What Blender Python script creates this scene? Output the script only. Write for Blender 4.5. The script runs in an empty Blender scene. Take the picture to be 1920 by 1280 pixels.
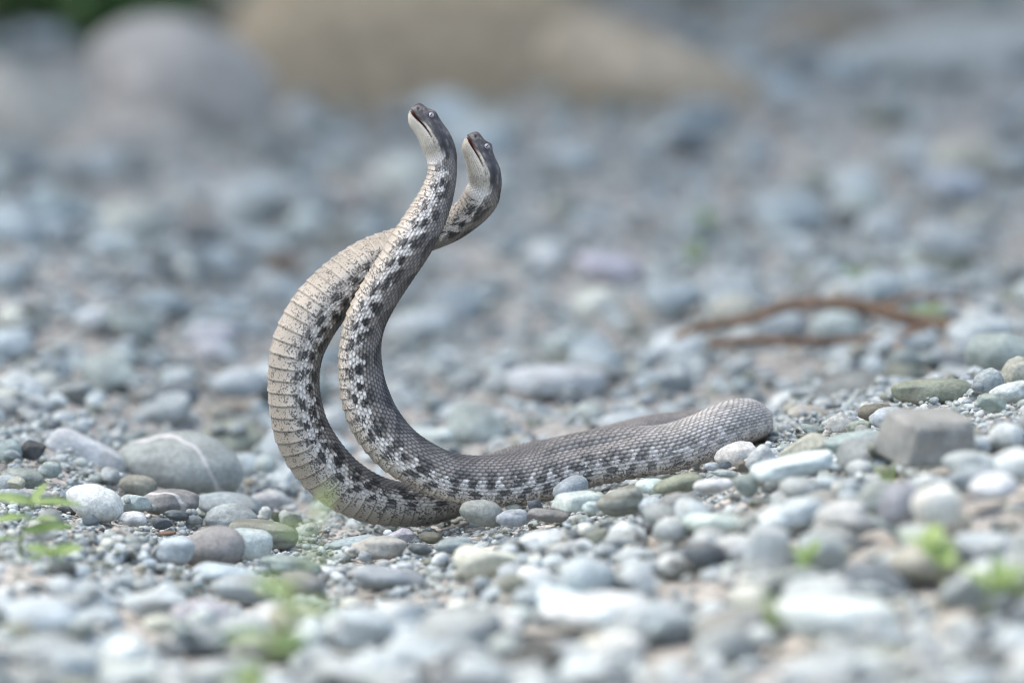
import bpy, math, random
import numpy as np
from mathutils import Vector, Matrix
R_ = math.radians
rng = np.random.default_rng(7)
random.seed(7)
scene = bpy.context.scene
COL = scene.collection

# ------------------------------------------------------------------ camera
FOC = 7.0
PXM = 0.5 / 1920.0                       # metres per photo pixel at the focus distance
PITCH = R_(5.6)
AIM = np.array([0.0, 0.0, 370 * PXM])
FWD = np.array([0, math.cos(PITCH), -math.sin(PITCH)])
RGT = np.array([1.0, 0, 0])
UPV = np.cross(RGT, FWD)
CAM = AIM - FOC * FWD
cd = bpy.data.cameras.new('camera')
cam = bpy.data.objects.new('camera', cd); COL.objects.link(cam)
cam.location = CAM
cam.rotation_euler = (math.pi / 2 - PITCH, 0, 0)
cd.sensor_width = 36; cd.lens = 36 * FOC / 0.5
cd.clip_start = 0.1; cd.clip_end = 2000
cd.dof.use_dof = True; cd.dof.focus_distance = FOC; cd.dof.aperture_fstop = 4.9
cd.dof.aperture_blades = 9
scene.camera = cam

# ------------------------------------------------------------------ sky, sun, exposure
SUN_EL, SUN_AZ = R_(66), R_(-75)         # high, from the left
w = bpy.data.worlds.new('World'); scene.world = w; w.use_nodes = True
nt = w.node_tree
sky = nt.nodes.new('ShaderNodeTexSky'); sky.sky_type = 'NISHITA'; sky.sun_disc = False
sky.sun_elevation = SUN_EL; sky.sun_rotation = SUN_AZ
sky.air_density = 1.0; sky.dust_density = 4.5; sky.ozone_density = 0.3
nt.links.new(sky.outputs[0], nt.nodes['Background'].inputs[0])
nt.nodes['Background'].inputs[1].default_value = 0.15
sl = bpy.data.lights.new('sun', 'SUN'); sl.energy = 0.9; sl.angle = R_(70); sl.color = (1, .97, .90)
so = bpy.data.objects.new('sun', sl); COL.objects.link(so)
sdir = Vector((math.cos(SUN_EL) * math.sin(SUN_AZ), math.cos(SUN_EL) * math.cos(SUN_AZ), math.sin(SUN_EL)))
so.rotation_euler = sdir.to_track_quat('Z', 'Y').to_euler()
so.location = (0, 0, 5)
vs = scene.view_settings
vs.view_transform = 'Standard'; vs.look = 'None'; vs.gamma = 1; vs.exposure = 1.64
scene.render.engine = 'CYCLES'
scene.cycles.use_denoising = True
scene.cycles.max_bounces = 5
scene.cycles.filter_width = 1.05
scene.cycles.use_adaptive_sampling = True
scene.cycles.adaptive_threshold = 0.01

# ------------------------------------------------------------------ helpers
def ray(px, py):
    return FWD + RGT * ((px - 960) * PXM / FOC) + UPV * ((640 - py) * PXM / FOC)
def at(px, py, y):                       # point of the place at depth y (metres behind the focus plane)
    d = ray(px, py)
    return CAM + d * ((y - CAM[1]) / d[1])
def smooth(e0, e1, x):
    t = np.clip((x - e0) / (e1 - e0), 0, 1)
    return t * t * (3 - 2 * t)
ZC_X = (np.array([-900, -300, 100, 400, 700, 900, 1150, 1350, 1550, 1850, 2100, 2700]) - 960) * PXM
ZC_Z = (1010 - np.array([960, 930, 930, 1000, 1010, 978, 926, 868, 806, 736, 715, 760])) * PXM
def terrain(x, y):
    """surface of the gravel bar"""
    x = np.asarray(x, float); y = np.asarray(y, float)
    zc = np.interp(x, ZC_X, ZC_Z)
    rightw = smooth(0.0, 0.12, x)
    back = 1 - smooth(0.08, 0.42, y) * (0.15 + 0.45 * rightw)
    front = 1 - smooth(0.05, 0.75, -y) * 0.55
    z = zc * np.where(y > 0, back, front)
    z = z + 0.012 * smooth(-0.15, -0.25, x) * smooth(0.0, 0.12, y) * (1 - smooth(.3, .6, y))
    z = z + 0.042 * np.clip(y - 0.12, 0, 2.2)
    z = z + 0.010 * np.sin(x * 9 + 1.3) * np.sin(y * 5.1 + .4) * smooth(0.25, 0.9, y)
    z = z + 0.006 * np.sin(x * 17 + y * 7) * smooth(0.3, 0.8, np.abs(y))
    # river bank behind
    r = np.clip(y - 2.0 - .45 * smooth(.0, .35, x) - .10 * np.sin(x * 2.9 + .8), 0, 9)
    z = z + 0.5 * r * smooth(0, .5, r)
    z = z + smooth(12, 60, y) * 2.0 - smooth(1.5, 8, -y) * 0.15
    return z
def ground(px, py):
    """where the view ray of a photo pixel meets the gravel"""
    ys = np.linspace(-1.2, 5.5, 3400)
    d = ray(px, py)
    P = CAM[None] + d[None] * ((ys - CAM[1]) / d[1])[:, None]
    hit = np.nonzero(P[:, 2] <= terrain(P[:, 0], P[:, 1]))[0]
    return P[hit[0]] if len(hit) else P[-1]
def mesh_np(name, V, F, smooth_shade=True):
    me = bpy.data.meshes.new(name)
    F = np.asarray(F, np.int32); n = F.shape[1]
    me.vertices.add(len(V)); me.vertices.foreach_set('co', np.asarray(V, np.float32).ravel())
    me.loops.add(F.size); me.loops.foreach_set('vertex_index', F.ravel())
    me.polygons.add(len(F)); me.polygons.foreach_set('loop_start', np.arange(0, F.size, n, dtype=np.int32))
    me.update(calc_edges=True)
    if smooth_shade: me.shade_smooth()
    else: me.shade_flat()
    return me
def set_col(me, C, name='Col'):
    a = me.color_attributes.new(name, 'FLOAT_COLOR', 'POINT')
    if C.shape[1] == 3: C = np.concatenate([C, np.ones((len(C), 1))], 1)
    a.data.foreach_set('color', np.ascontiguousarray(C, np.float32).ravel())
def link(name, me, mat=None, parent=None, **props):
    o = bpy.data.objects.new(name, me); COL.objects.link(o)
    if mat and me is not None and not me.materials: me.materials.append(mat)
    if parent: o.parent = parent
    for k, v in props.items(): o[k] = v
    return o
def empty(name, loc, label, category, group=None):
    o = bpy.data.objects.new(name, None); COL.objects.link(o); o.location = loc
    o.empty_display_size = .01
    o['label'] = label; o['category'] = category
    if group: o['group'] = group
    return o
def catmull(P, n_per=40):
    P = np.asarray(P, float)
    Q = np.vstack([2 * P[0] - P[1], P, 2 * P[-1] - P[-2]])
    out = []
    for i in range(1, len(Q) - 2):
        t = np.linspace(0, 1, n_per, endpoint=False)[:, None]
        p0, p1, p2, p3 = Q[i - 1], Q[i], Q[i + 1], Q[i + 2]
        out.append(0.5 * (2 * p1 + (p2 - p0) * t + (2 * p0 - 5 * p1 + 4 * p2 - p3) * t ** 2 + (3 * p1 - p0 - 3 * p2 + p3) * t ** 3))
    out.append(P[-1:])
    return np.vstack(out)
def resample(P, ds=None, n=None):
    """even arc length on the first three columns; the other columns follow"""
    L = np.concatenate([[0], np.cumsum(np.linalg.norm(np.diff(P[:, :3], axis=0), axis=1))])
    m = n or int(L[-1] / ds) + 1
    s = np.linspace(0, L[-1], m)
    return np.stack([np.interp(s, L, P[:, k]) for k in range(P.shape[1])], 1), s
def tube(P, rad, n=8):
    P = np.asarray(P, float); m = len(P); rad = np.broadcast_to(rad, (m,))
    T = np.gradient(P, axis=0); T /= np.linalg.norm(T, axis=1)[:, None]
    ref = np.array([.13, .31, .94]) if abs(T[0] @ np.array([.13, .31, .94])) < .9 else np.array([1., 0, 0])
    V = []
    for i in range(m):
        a = np.cross(T[i], ref); a /= np.linalg.norm(a); b = np.cross(T[i], a)
        th = np.arange(n) * 2 * math.pi / n
        V.append(P[i] + rad[i] * (np.cos(th)[:, None] * a + np.sin(th)[:, None] * b))
    V = np.vstack(V + [P[:1], P[-1:]])
    F = []
    for i in range(m - 1):
        for j in range(n):
            k = (j + 1) % n
            F += [(i * n + j, i * n + k, (i + 1) * n + k), (i * n + j, (i + 1) * n + k, (i + 1) * n + j)]
    e0, e1 = m * n, m * n + 1
    for j in range(n):
        k = (j + 1) % n
        F += [(e0, k, j), (e1, (m - 1) * n + j, (m - 1) * n + k)]
    return V, np.array(F)

# ------------------------------------------------------------------ materials
def new_mat(name):
    m = bpy.data.materials.new(name); m.use_nodes = True
    N = m.node_tree.nodes; L = m.node_tree.links
    return m, N, L, N['Principled BSDF']
def node(N, t, **kw):
    n = N.new(t)
    for k, v in kw.items(): setattr(n, k, v)
    return n
def noise(N, L, vec, scale, detail=4, rough=.55):
    n = N.new('ShaderNodeTexNoise'); n.inputs['Scale'].default_value = scale
    n.inputs['Detail'].default_value = detail; n.inputs['Roughness'].default_value = rough
    if vec: L.new(vec, n.inputs['Vector'])
    return n.outputs['Fac']
def maprange(N, L, v, a, b, c, d):
    n = N.new('ShaderNodeMapRange'); L.new(v, n.inputs[0])
    for i, q in enumerate((a, b, c, d)): n.inputs[i + 1].default_value = q
    return n.outputs[0]
def mixc(N, L, fac, A, B, blend='MIX'):
    n = N.new('ShaderNodeMix'); n.data_type = 'RGBA'; n.blend_type = blend
    for sock, v in ((n.inputs[0], fac), (n.inputs[6], A), (n.inputs[7], B)):
        if isinstance(v, (int, float)): sock.default_value = v
        elif isinstance(v, tuple): sock.default_value = (*v, 1)
        else: L.new(v, sock)
    return n.outputs[2]
def stone_mat(name, source, veins=0.0, bands=0.0, rough=.72):
    m, N, L, B = new_mat(name)
    geo = N.new('ShaderNodeNewGeometry'); pos = geo.outputs['Position']
    if source == 'object':
        col = N.new('ShaderNodeObjectInfo').outputs['Color']
    else:
        a = N.new('ShaderNodeAttribute'); a.attribute_name = 'Col'; col = a.outputs['Color']
    n1 = maprange(N, L, noise(N, L, pos, 70, 5), .3, .72, .74, 1.2)
    n2 = maprange(N, L, noise(N, L, pos, 420, 4, .7), .3, .72, .68, 1.24)
    mul = N.new('ShaderNodeMath'); mul.operation = 'MULTIPLY'; L.new(n1, mul.inputs[0]); L.new(n2, mul.inputs[1])
    cmb = N.new('ShaderNodeCombineColor')
    for i in range(3): L.new(mul.outputs[0], cmb.inputs[i])
    c = mixc(N, L, 1.0, col, cmb.outputs[0], 'MULTIPLY')
    # warm stains and pale dust blotches
    st = maprange(N, L, noise(N, L, pos, 33, 4, .6), .56, .74, 0, .38)
    c = mixc(N, L, st, c, (.30, .26, .20))
    sp = maprange(N, L, noise(N, L, pos, 1300, 2, .5), .66, .74, 0, .55)
    c = mixc(N, L, sp, c, (.07, .07, .075))
    if bands:
        wv = N.new('ShaderNodeTexWave'); wv.inputs['Scale'].default_value = 60; wv.inputs['Distortion'].default_value = 6
        wv.bands_direction = 'Z'; wv.inputs['Detail'].default_value = 3; wv.inputs['Detail Scale'].default_value = .6
        L.new(pos, wv.inputs['Vector'])
        c = mixc(N, L, maprange(N, L, wv.outputs['Fac'], .55, .95, 0, bands), c, (.09, .09, .07))
    if veins:
        wv = N.new('ShaderNodeTexWave'); wv.inputs['Scale'].default_value = 14; wv.inputs['Distortion'].default_value = 5
        wv.inputs['Detail'].default_value = 4; wv.inputs['Detail Scale'].default_value = 1.4
        wv.bands_direction = 'DIAGONAL'; L.new(pos, wv.inputs['Vector'])
        c = mixc(N, L, maprange(N, L, wv.outputs['Fac'], .975, .997, 0, veins), c, (.62, .60, .58))
    L.new(c, B.inputs['Base Color'])
    B.inputs['Roughness'].default_value = rough
    B.inputs['Specular IOR Level'].default_value = .35
    bm = N.new('ShaderNodeBump'); bm.inputs['Strength'].default_value = .6; bm.inputs['Distance'].default_value = .0012
    L.new(noise(N, L, pos, 600, 6, .65), bm.inputs['Height']); L.new(bm.outputs[0], B.inputs['Normal'])
    return m
M_STONE = stone_mat('river_stone', 'object')
M_VEIN = stone_mat('veined_river_stone', 'object', veins=.75)
M_BAND = stone_mat('banded_river_stone', 'object', bands=.55)
M_GRAVEL = stone_mat('loose_gravel', 'attr')

def simple_mat(name, c1, c2, scale, rough=.8, bump=.4, dist=.002, trans=0):
    m, N, L, B = new_mat(name)
    geo = N.new('ShaderNodeNewGeometry'); pos = geo.outputs['Position']
    f = maprange(N, L, noise(N, L, pos, scale, 6, .65), .32, .68, 0, 1)
    L.new(mixc(N, L, f, c1, c2), B.inputs['Base Color'])
    B.inputs['Roughness'].default_value = rough
    B.inputs['Specular IOR Level'].default_value = .3
    b = N.new('ShaderNodeBump'); b.inputs['Strength'].default_value = bump; b.inputs['Distance'].default_value = dist
    L.new(noise(N, L, pos, scale * 3, 5), b.inputs['Height']); L.new(b.outputs[0], B.inputs['Normal'])
    if trans:
        tr = N.new('ShaderNodeBsdfTranslucent'); tr.inputs[0].default_value = (*c2, 1)
        mx = N.new('ShaderNodeMixShader'); mx.inputs[0].default_value = trans
        L.new(B.outputs[0], mx.inputs[1]); L.new(tr.outputs[0], mx.inputs[2])
        L.new(mx.outputs[0], N['Material Output'].inputs['Surface'])
    return m
M_LEAF = simple_mat('fresh_leaf', (.17, .27, .09), (.33, .43, .17), 90, .5, .2, .0004, .35)
M_BUSH = simple_mat('bush_leaf', (.08, .15, .055), (.17, .28, .10), 25, .55, .2, .0004, .3)
M_STEM = simple_mat('plant_stem', (.14, .20, .06), (.24, .26, .10), 120, .6, .2, .0003)
M_TWIG = simple_mat('twig_bark', (.09, .06, .042), (.30, .195, .125), 60, .8, .6, .002)
M_CUT = simple_mat('cut_wood', (.38, .20, .09), (.46, .27, .14), 120, .8, .3, .001)

# ------------------------------------------------------------------ ground sheet
def make_ground():
    def axis(core, fine, far):
        a = list(np.arange(0, core, fine)); st = fine
        while a[-1] < far: st *= 1.22; a.append(a[-1] + st)
        return np.array(a)
    xp = axis(0.75, 0.012, 260)
    X = np.concatenate([-xp[:0:-1], xp])
    yb = axis(3.6, 0.016, 320); yf = axis(1.2, 0.016, 120)
    Y = np.concatenate([-yf[:0:-1], yb])
    gx, gy = np.meshgrid(X, Y)
    gz = terrain(gx, gy) - 0.0055
    gz += 0.0012 * np.sin(gx * 131 + 3 * np.sin(gy * 60)) * np.sin(gy * 117 + 2 * np.sin(gx * 71))
    V = np.stack([gx, gy, gz], -1).reshape(-1, 3)
    nx, ny = len(X), len(Y)
    i = (np.arange(ny - 1)[:, None] * nx + np.arange(nx - 1)[None]).ravel()
    F = np.stack([i, i + 1, i + 1 + nx, i + nx], 1)
    me = mesh_np('gravel_bar', V, F)
    m, N, L, B = new_mat('silty_gravel_bar')
    geo = N.new('ShaderNodeNewGeometry'); pos = geo.outputs['Position']
    f1 = maprange(N, L, noise(N, L, pos, 9, 5), .35, .65, 0, 1)
    c = mixc(N, L, f1, (.31, .295, .265), (.43, .415, .38))
    vo = N.new('ShaderNodeTexVoronoi'); vo.inputs['Scale'].default_value = 260; L.new(pos, vo.inputs['Vector'])
    bw = N.new('ShaderNodeRGBToBW'); L.new(vo.outputs['Color'], bw.inputs[0])
    g = N.new('ShaderNodeCombineColor'); q = maprange(N, L, bw.outputs[0], .2, .8, .55, 1.25)
    for k in range(3): L.new(q, g.inputs[k])
    c = mixc(N, L, 1.0, c, g.outputs[0], 'MULTIPLY')
    # earthy brown soil on the bank
    sep = N.new('ShaderNodeSeparateXYZ'); L.new(pos, sep.inputs[0])
    soil = maprange(N, L, sep.outputs['Y'], 1.9, 2.6, 0, 1)
    sc_ = mixc(N, L, maprange(N, L, noise(N, L, pos, 3.5, 6), .4, .6, 0, 1), (.22, .185, .14), (.36, .31, .24))
    c = mixc(N, L, soil, c, sc_)
    L.new(c, B.inputs['Base Color']); B.inputs['Roughness'].default_value = .9
    b = N.new('ShaderNodeBump'); b.inputs['Strength'].default_value = .8; b.inputs['Distance'].default_value = .002
    inv = N.new('ShaderNodeMath'); inv.operation = 'SUBTRACT'; inv.inputs[0].default_value = 1
    L.new(vo.outputs['Distance'], inv.inputs[1]); L.new(inv.outputs[0], b.inputs['Height'])
    L.new(b.outputs[0], B.inputs['Normal'])
    link('gravel_bar', me, m, kind='structure')
make_ground()

# ------------------------------------------------------------------ the two vipers
def snake_mat(name, tint):
    m, N, L, B = new_mat(name)
    a = N.new('ShaderNodeAttribute'); a.attribute_name = 'Col'
    tc = N.new('ShaderNodeTexCoord'); obj = tc.outputs['Object']
    n = noise(N, L, obj, 1000, 3, .6)
    n2 = noise(N, L, obj, 260, 3, .6)
    s = N.new('ShaderNodeMath'); s.operation = 'ADD'; L.new(n, s.inputs[0]); L.new(maprange(N, L, n2, .3, .7, -.10, .10), s.inputs[1])
    thr = maprange(N, L, a.outputs['Alpha'], 0, 1, .75, .47)
    d = N.new('ShaderNodeMath'); d.operation = 'SUBTRACT'; L.new(s.outputs[0], d.inputs[0]); L.new(thr, d.inputs[1])
    spk = maprange(N, L, d.outputs[0], -.03, .06, 0, .80)
    c = mixc(N, L, spk, a.outputs['Color'], (.035, .033, .036))
    c = mixc(N, L, 1.0, c, tint, 'MULTIPLY')
    L.new(c, B.inputs['Base Color'])
    B.inputs['Roughness'].default_value = .48
    B.inputs['Specular IOR Level'].default_value = .32
    bm = N.new('ShaderNodeBump'); bm.inputs['Strength'].default_value = .25; bm.inputs['Distance'].default_value = .0003
    L.new(noise(N, L, obj, 1500, 3), bm.inputs['Height']); L.new(bm.outputs[0], B.inputs['Normal'])
    return m

# head profile, in photo pixels at the focus distance: distance behind the snout tip against offsets
H_T = np.array([0, .8, 2, 4, 8, 14, 22, 30, 40, 50, 60, 78, 96, 114])
H_TOP = np.array([9, 14.5, 18, 20.5, 22.5, 23.5, 23.8, 26.0, 27.5, 27, 26.5, 28.0, 28.5, 28.5])
H_BOT = np.array([4, 7, 9.5, 12, 15.5, 19, 22, 23.5, 25, 26.5, 28.5, 31.5, 30.5, 28.5])
H_LAT = np.array([6, 9.5, 12, 14, 16.5, 18.5, 20.5, 22.5, 25, 28, 31, 33, 28.5, 27])

def make_viper(name, label, keys, headpx, tint, seed, groove=None):
    """keys: (px, py, depth, half width in px, roll deg towards the camera or 'up')"""
    rg = np.random.default_rng(seed)
    rows = []
    pts2 = np.array([[k[0], -k[1]] for k in keys], float)
    tg = np.gradient(pts2, axis=0)
    for i, k in enumerate(keys):
        P = at(k[0], k[1], k[2])
        sc = PXM * (FOC + k[2]) / FOC
        if k[4] == 'up':
            d = np.array([0, -.12, 1.0])
        else:
            t = -tg[i] / np.linalg.norm(tg[i])               # towards the head
            d2 = np.array([t[1], -t[0]])
            r = R_(k[4])
            d = math.cos(r) * (RGT * d2[0] + UPV * d2[1]) - math.sin(r) * FWD
        d = d / np.linalg.norm(d)
        rows.append([*P, k[3] * sc, *d])
    C = catmull(np.array(rows), 60)
    C, s = resample(C, ds=0.0004)
    # smooth the frame a little
    for _ in range(30):
        C[1:-1, 4:7] = .25 * C[:-2, 4:7] + .5 * C[1:-1, 4:7] + .25 * C[2:, 4:7]
        C[1:-1, 3] = .25 * C[:-2, 3] + .5 * C[1:-1, 3] + .25 * C[2:, 3]
    P = C[:, :3]; r = C[:, 3]
    T = -np.gradient(P, axis=0); T /= np.linalg.norm(T, axis=1)[:, None]
    D = C[:, 4:7] - (C[:, 4:7] * T).sum(1)[:, None] * T; D /= np.linalg.norm(D, axis=1)[:, None]
    Lt = np.cross(T, D)
    if Lt[5] @ FWD > 0: Lt = -Lt                              # + side faces the camera at the head
    n = 216
    th = (np.arange(n) + .5) * 2 * math.pi / n                # 0 = dorsal, + = camera side
    th = np.where(th > math.pi, th - 2 * math.pi, th)
    sp = s / PXM                                              # arc length in px
    m = len(s)
    top = np.where(sp < 114, np.interp(sp, H_T, H_TOP) * PXM, r)
    bot = np.where(sp < 114, np.interp(sp, H_T, H_BOT) * PXM, r)
    lat = np.where(sp < 114, np.interp(sp, H_T, H_LAT) * PXM, r * 1.0)
    bl = smooth(80, 150, sp)
    top = top * (1 - bl) + r * bl; bot = bot * (1 - bl) + r * bl; lat = lat * (1 - bl) + r * bl
    def sm(a, k):
        for _ in range(k): a[1:-1] = .25 * a[:-2] + .5 * a[1:-1] + .25 * a[2:]
        return a
    top[3:], bot[3:], lat[3:] = sm(top[3:].copy(), 10), sm(bot[3:].copy(), 10), sm(lat[3:].copy(), 10)
    # boxier head, round body
    ex = 2 / np.interp(sp, [0, 8, 30, 70, 110], [2.0, 2.5, 2.9, 2.5, 2.1])
    cs, sn = np.cos(th)[None], np.sin(th)[None]
    e = ex[:, None]
    hv = np.sign(cs) * np.abs(cs) ** e
    lv = np.sign(sn) * np.abs(sn) ** e
    h = np.where(hv > 0, hv * top[:, None], hv * bot[:, None])
    belly = smooth(.5, 1.0, -cs) * smooth(120, 200, sp)[:, None]
    h = h + belly * 0.10 * r[:, None]
    l = lv * lat[:, None]
    A = np.zeros((m, n))                                      # shift along the axis (+ = forward)
    phi = np.abs(np.degrees(th))[None] + 0 * sp[:, None]
    # ---------- scales
    Ls = np.interp(sp, [0, 60, 110, 220], [2.4e-3, 2.6e-3, 2.8e-3, 3.15e-3]) * np.clip(r / .0115, .45, 1.05)
    a = np.concatenate([[0], np.cumsum(.5 * (1 / Ls[1:] + 1 / Ls[:-1]) * np.diff(s))])[:, None] + 0 * phi
    Lv = 5.3e-3 * np.clip(r / .0125, .5, 1.05)
    av = np.concatenate([[0], np.cumsum(.5 * (1 / Lv[1:] + 1 / Lv[:-1]) * np.diff(s))])[:, None] + 0 * phi
    SC = 108.0
    sig = np.sign(th)[None]
    b = (np.degrees(th)[None] + SC) / (2 * SC) * 27 + 0 * sp[:, None]
    best = np.full((m, n), -9.0); ident = np.zeros((m, n)); edge = np.zeros((m, n))
    i0 = np.floor(b)
    for di in (-1, 0, 1):
        i = i0 + di; off = .5 * (np.mod(i, 2))
        k0 = np.floor(a - off)
        for dk in (-1, 0, 1):
            k = k0 + dk
            p = a - (k + .5 + off); q = b - (i + .5)
            wd = .60 * np.sqrt(np.clip(1 - (np.abs(p + .05) / .80) ** 2.2, 0, 1)) + 1e-4
            inside = (np.abs(q) < wd) & (np.abs(p) < .78)
            rel = np.clip(np.abs(q) / wd, 0, 1)
            hh = .50 + .75 * p - .34 * rel ** 2 + .10 * np.exp(-(q / .10) ** 2)
            rel = np.maximum(rel, smooth(.45, .78, np.abs(p + .02)) * 1.0)
            hh = np.where(inside, hh, -9)
            up = hh > best
            best = np.where(up, hh, best); ident = np.where(up, np.mod(i * 37.7 + k * 91.3, 997), ident)
            edge = np.where(up, rel, edge)
    best = np.clip(best, 0, 1.3)
    tone = (np.modf(np.sin(ident * 12.9898) * 43758.5)[0] + 1) % 1
    fv = np.mod(av, 1.0); kv = np.floor(av)
    vent = (phi > SC) & (sp[:, None] > 118)
    sc_h = .18 + .82 * fv ** 1.4
    sc_h = np.where(fv > .90, sc_h * (1 - ((fv - .90) / .10) ** 2), sc_h)
    amp_d = np.interp(sp, [0, 20, 90, 200], [.00024, .00028, .00040, .00072])[:, None] * np.clip(r / .0115, .3, 1)[:, None]
    amp_v = .00090 * np.clip(r / .0115, .3, 1)[:, None]
    edge_v = smooth(SC, SC + 5, phi)
    relief = np.where(vent, sc_h * amp_v * (.35 + .65 * edge_v), best * amp_d)
    # groove in the back where the resting body sags
    if groove:
        g0, g1, gp, gd = groove
        win = smooth(g0, g0 + 90, sp) * (1 - smooth(g1 - 90, g1, sp))
        gphi = np.degrees(th)[None] * np.sign((Lt @ FWD * -1))[:, None]
        relief = relief - gd * win[:, None] * np.exp(-((gphi - gp) / 15) ** 2) + .5 * gd * win[:, None] * np.exp(-((gphi - gp + 38) / 24) ** 2)
    body = smooth(100, 140, sp)[:, None]
    # gentle muscle undulation
    relief = relief + .0007 * body * np.sin(sp[:, None] / 58 + 1.7 * np.sin(np.radians(phi)) + seed)
    # ---------- head features (head pixel units)
    hx = sp[:, None]; hz = h / PXM
    mouth = np.interp(sp, [0, 10, 40, 90], [-1.5, -2.5, -3.5, -6])[:, None]    # mouth line
    gap = np.interp(sp, [0, 6, 16, 34, 50, 62], [2.0, 2.4, 2.5, 1.7, .8, 0.4])[:, None]
    dm = hz - mouth
    inm = np.exp(-(dm / gap) ** 4) * (1 - smooth(52, 70, hx))
    crease = np.exp(-(dm / 1.2) ** 2) * (1 - smooth(84, 95, hx))
    brow = np.exp(-(((hx - 36) / 8) ** 2 + ((hz - 25) / 3.2) ** 2)) * smooth(.15, .6, np.abs(np.sin(th)))[None]
    eyeso = np.exp(-(((hx - 36) / 7) ** 2 + ((hz - 19) / 4.5) ** 2))
    nost = np.exp(-(((hx - 10) / 2.6) ** 2 + ((hz - 12) / 2.6) ** 2))
    jowl = np.exp(-(((hx - 72) / 16) ** 2 + ((hz + 2) / 11) ** 2))
    shieldl = np.exp(-(((hz - mouth - 5.5) / 2.2) ** 2)) * (1 - smooth(70, 90, hx)) * smooth(3, 9, hx)
    shieldb = np.exp(-(((hz - mouth + 7) / 3) ** 2)) * (1 - smooth(60, 80, hx)) * smooth(3, 9, hx)
    rad_px = 3.8 * brow - 1.6 * eyeso - 2.6 * nost + 1.2 * jowl - 1.0 * crease + .5 * shieldl + .6 * shieldb
    relief = relief + rad_px * PXM
    # normal direction in the section plane
    nl = sn * np.ones((m, 1)); nd = cs * np.ones((m, 1))
    h2 = h + nd * relief + 3.0 * PXM * np.exp(-((hx - 36) / 8) ** 2) * smooth(17, 25, hz); l2 = l + nl * relief
    # open mouth: pull the lips' slit inwards and back
    l2 = l2 * (1 - .72 * inm); A = A - inm * 9 * PXM * (1 - smooth(0, 26, hx))
    # lower jaw set back and dropped, snout tip turned up
    low = smooth(-1, -5, dm)
    A = A - low * 4.0 * PXM * (1 - smooth(0, 30, hx))
    h2 = h2 - low * .6 * PXM * (1 - smooth(10, 60, hx))
    V = P[:, None] + D[:, None] * h2[..., None] + Lt[:, None] * l2[..., None] + T[:, None] * A[..., None]
    # ---------- pigment, with overlap shade painted in at the scales
    so_ = np.array(tint[1])
    def lat_noise(f1, f2, ph):
        x1 = sp[:, None] / f1; x2 = np.degrees(th)[None] / f2
        return (np.sin(x1 * 1.0 + 2.1 * np.sin(x2 + ph)) + np.sin(x1 * 2.3 + x2 * 1.7 + ph * 2) + np.sin(-x1 * 1.4 + x2 * 2.9 + ph * 3)) / 3
    # sample pattern once per scale: use the scale's own hash for ragged outlines
    jit = (tone - .5)
    grey = np.array([.150, .140, .131]); dark = np.array([.016, .017, .019])
    flank = np.array([.215, .198, .178]); pale = np.array([.62, .60, .56]); bellyc = so_
    hx0 = sp[:, None]
    def m3(f): return f[..., None]
    col = np.ones((m, n, 3)) * grey
    per = 84.0
    zz = 34 + 15 * np.sin(sp[:, None] * 2 * math.pi / per + .6 * np.sin(sp[:, None] / 57)) * sig + jit * 15
    back_dark = 1 - smooth(zz - 5, zz + 5, phi)
    back_dark = back_dark * (.55 + .45 * smooth(-.35, .2, lat_noise(30, 24, seed)))
    col = col * (1 - m3(smooth(50, 80, phi + jit * 14))) + flank * m3(smooth(50, 80, phi + jit * 14))
    fade = np.interp(sp, [0, 650, 900, 1150, 1330, 1500], [0, 0, .15, .32, .95, 1.0])[:, None] if seed == 3 else np.interp(sp, [0, 1000, 1150], [0, 0, .3])[:, None]
    bd = (1 - .6 * fade) * back_dark * np.interp(sp, [0, 700, 1000], [.82, .78, .58])[:, None]
    col = col * (1 - m3(bd)) + dark * m3(bd)
    # dorsolateral row of long dark blotches
    bl1 = smooth(.0, .5, np.sin(sp[:, None] * 2 * math.pi / 62 + .9 * np.sin(sp[:, None] / 37) + seed + sig) + .7 * lat_noise(14, 13, seed) + jit * .5) * np.exp(-((phi - 69 + jit * 10) / 10) ** 2)
    bl1 = np.clip(bl1 * 1.5, 0, 1)
    col = col * (1 - .8 * m3(bl1)) + dark * .8 * m3(bl1)
    # pale lower flank with ragged upper edge and black checks
    tooth = 9 * np.sin(sp[:, None] * 2 * math.pi / 33 + sig)
    pl = smooth(80, 88, phi + tooth + jit * 13)
    palev = pale * (1 - .16 * m3(tone))
    col = col * (1 - m3(pl)) + palev * m3(pl)
    ck1 = np.exp(-((phi - 103.5) / 8) ** 4) * smooth(.05, .4, np.sin(sp[:, None] * 2 * math.pi / 42 + 1.1 * np.sin(sp[:, None] / 29 + seed) + 2.0 * seed + sig) + .9 * lat_noise(15, 9, 1 + seed) + .75 * lat_noise(2.7, 2.6, 3 + seed) + jit * .22)
    ck2 = np.exp(-((phi - 85) / 9) ** 4) * smooth(.1, .45, np.sin(sp[:, None] * 2 * math.pi / 42 + 2.2 + 1.3 * np.sin(sp[:, None] / 23 + 2 * seed) + 2.0 * seed + sig) + .9 * lat_noise(17, 8, 2 + seed) + .75 * lat_noise(2.4, 2.9, 5 + seed) + jit * .22)
    ck = np.clip(1.15 * (ck1 + ck2), 0, 1) * body
    col = col * (1 - .92 * m3(ck)) + dark * .92 * m3(ck)
    # belly plates
    vb = smooth(SC - 1, SC + 4, phi) * smooth(112, 130, sp)[:, None]
    vtone = (np.modf(np.sin(kv * 12.9898) * 43758.5)[0] + 1) % 1
    vcol = bellyc * (.92 + .16 * m3(vtone))
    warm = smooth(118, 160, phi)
    vcol = vcol * (1 - m3(warm) * np.array([.24, .27, .32]))
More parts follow.
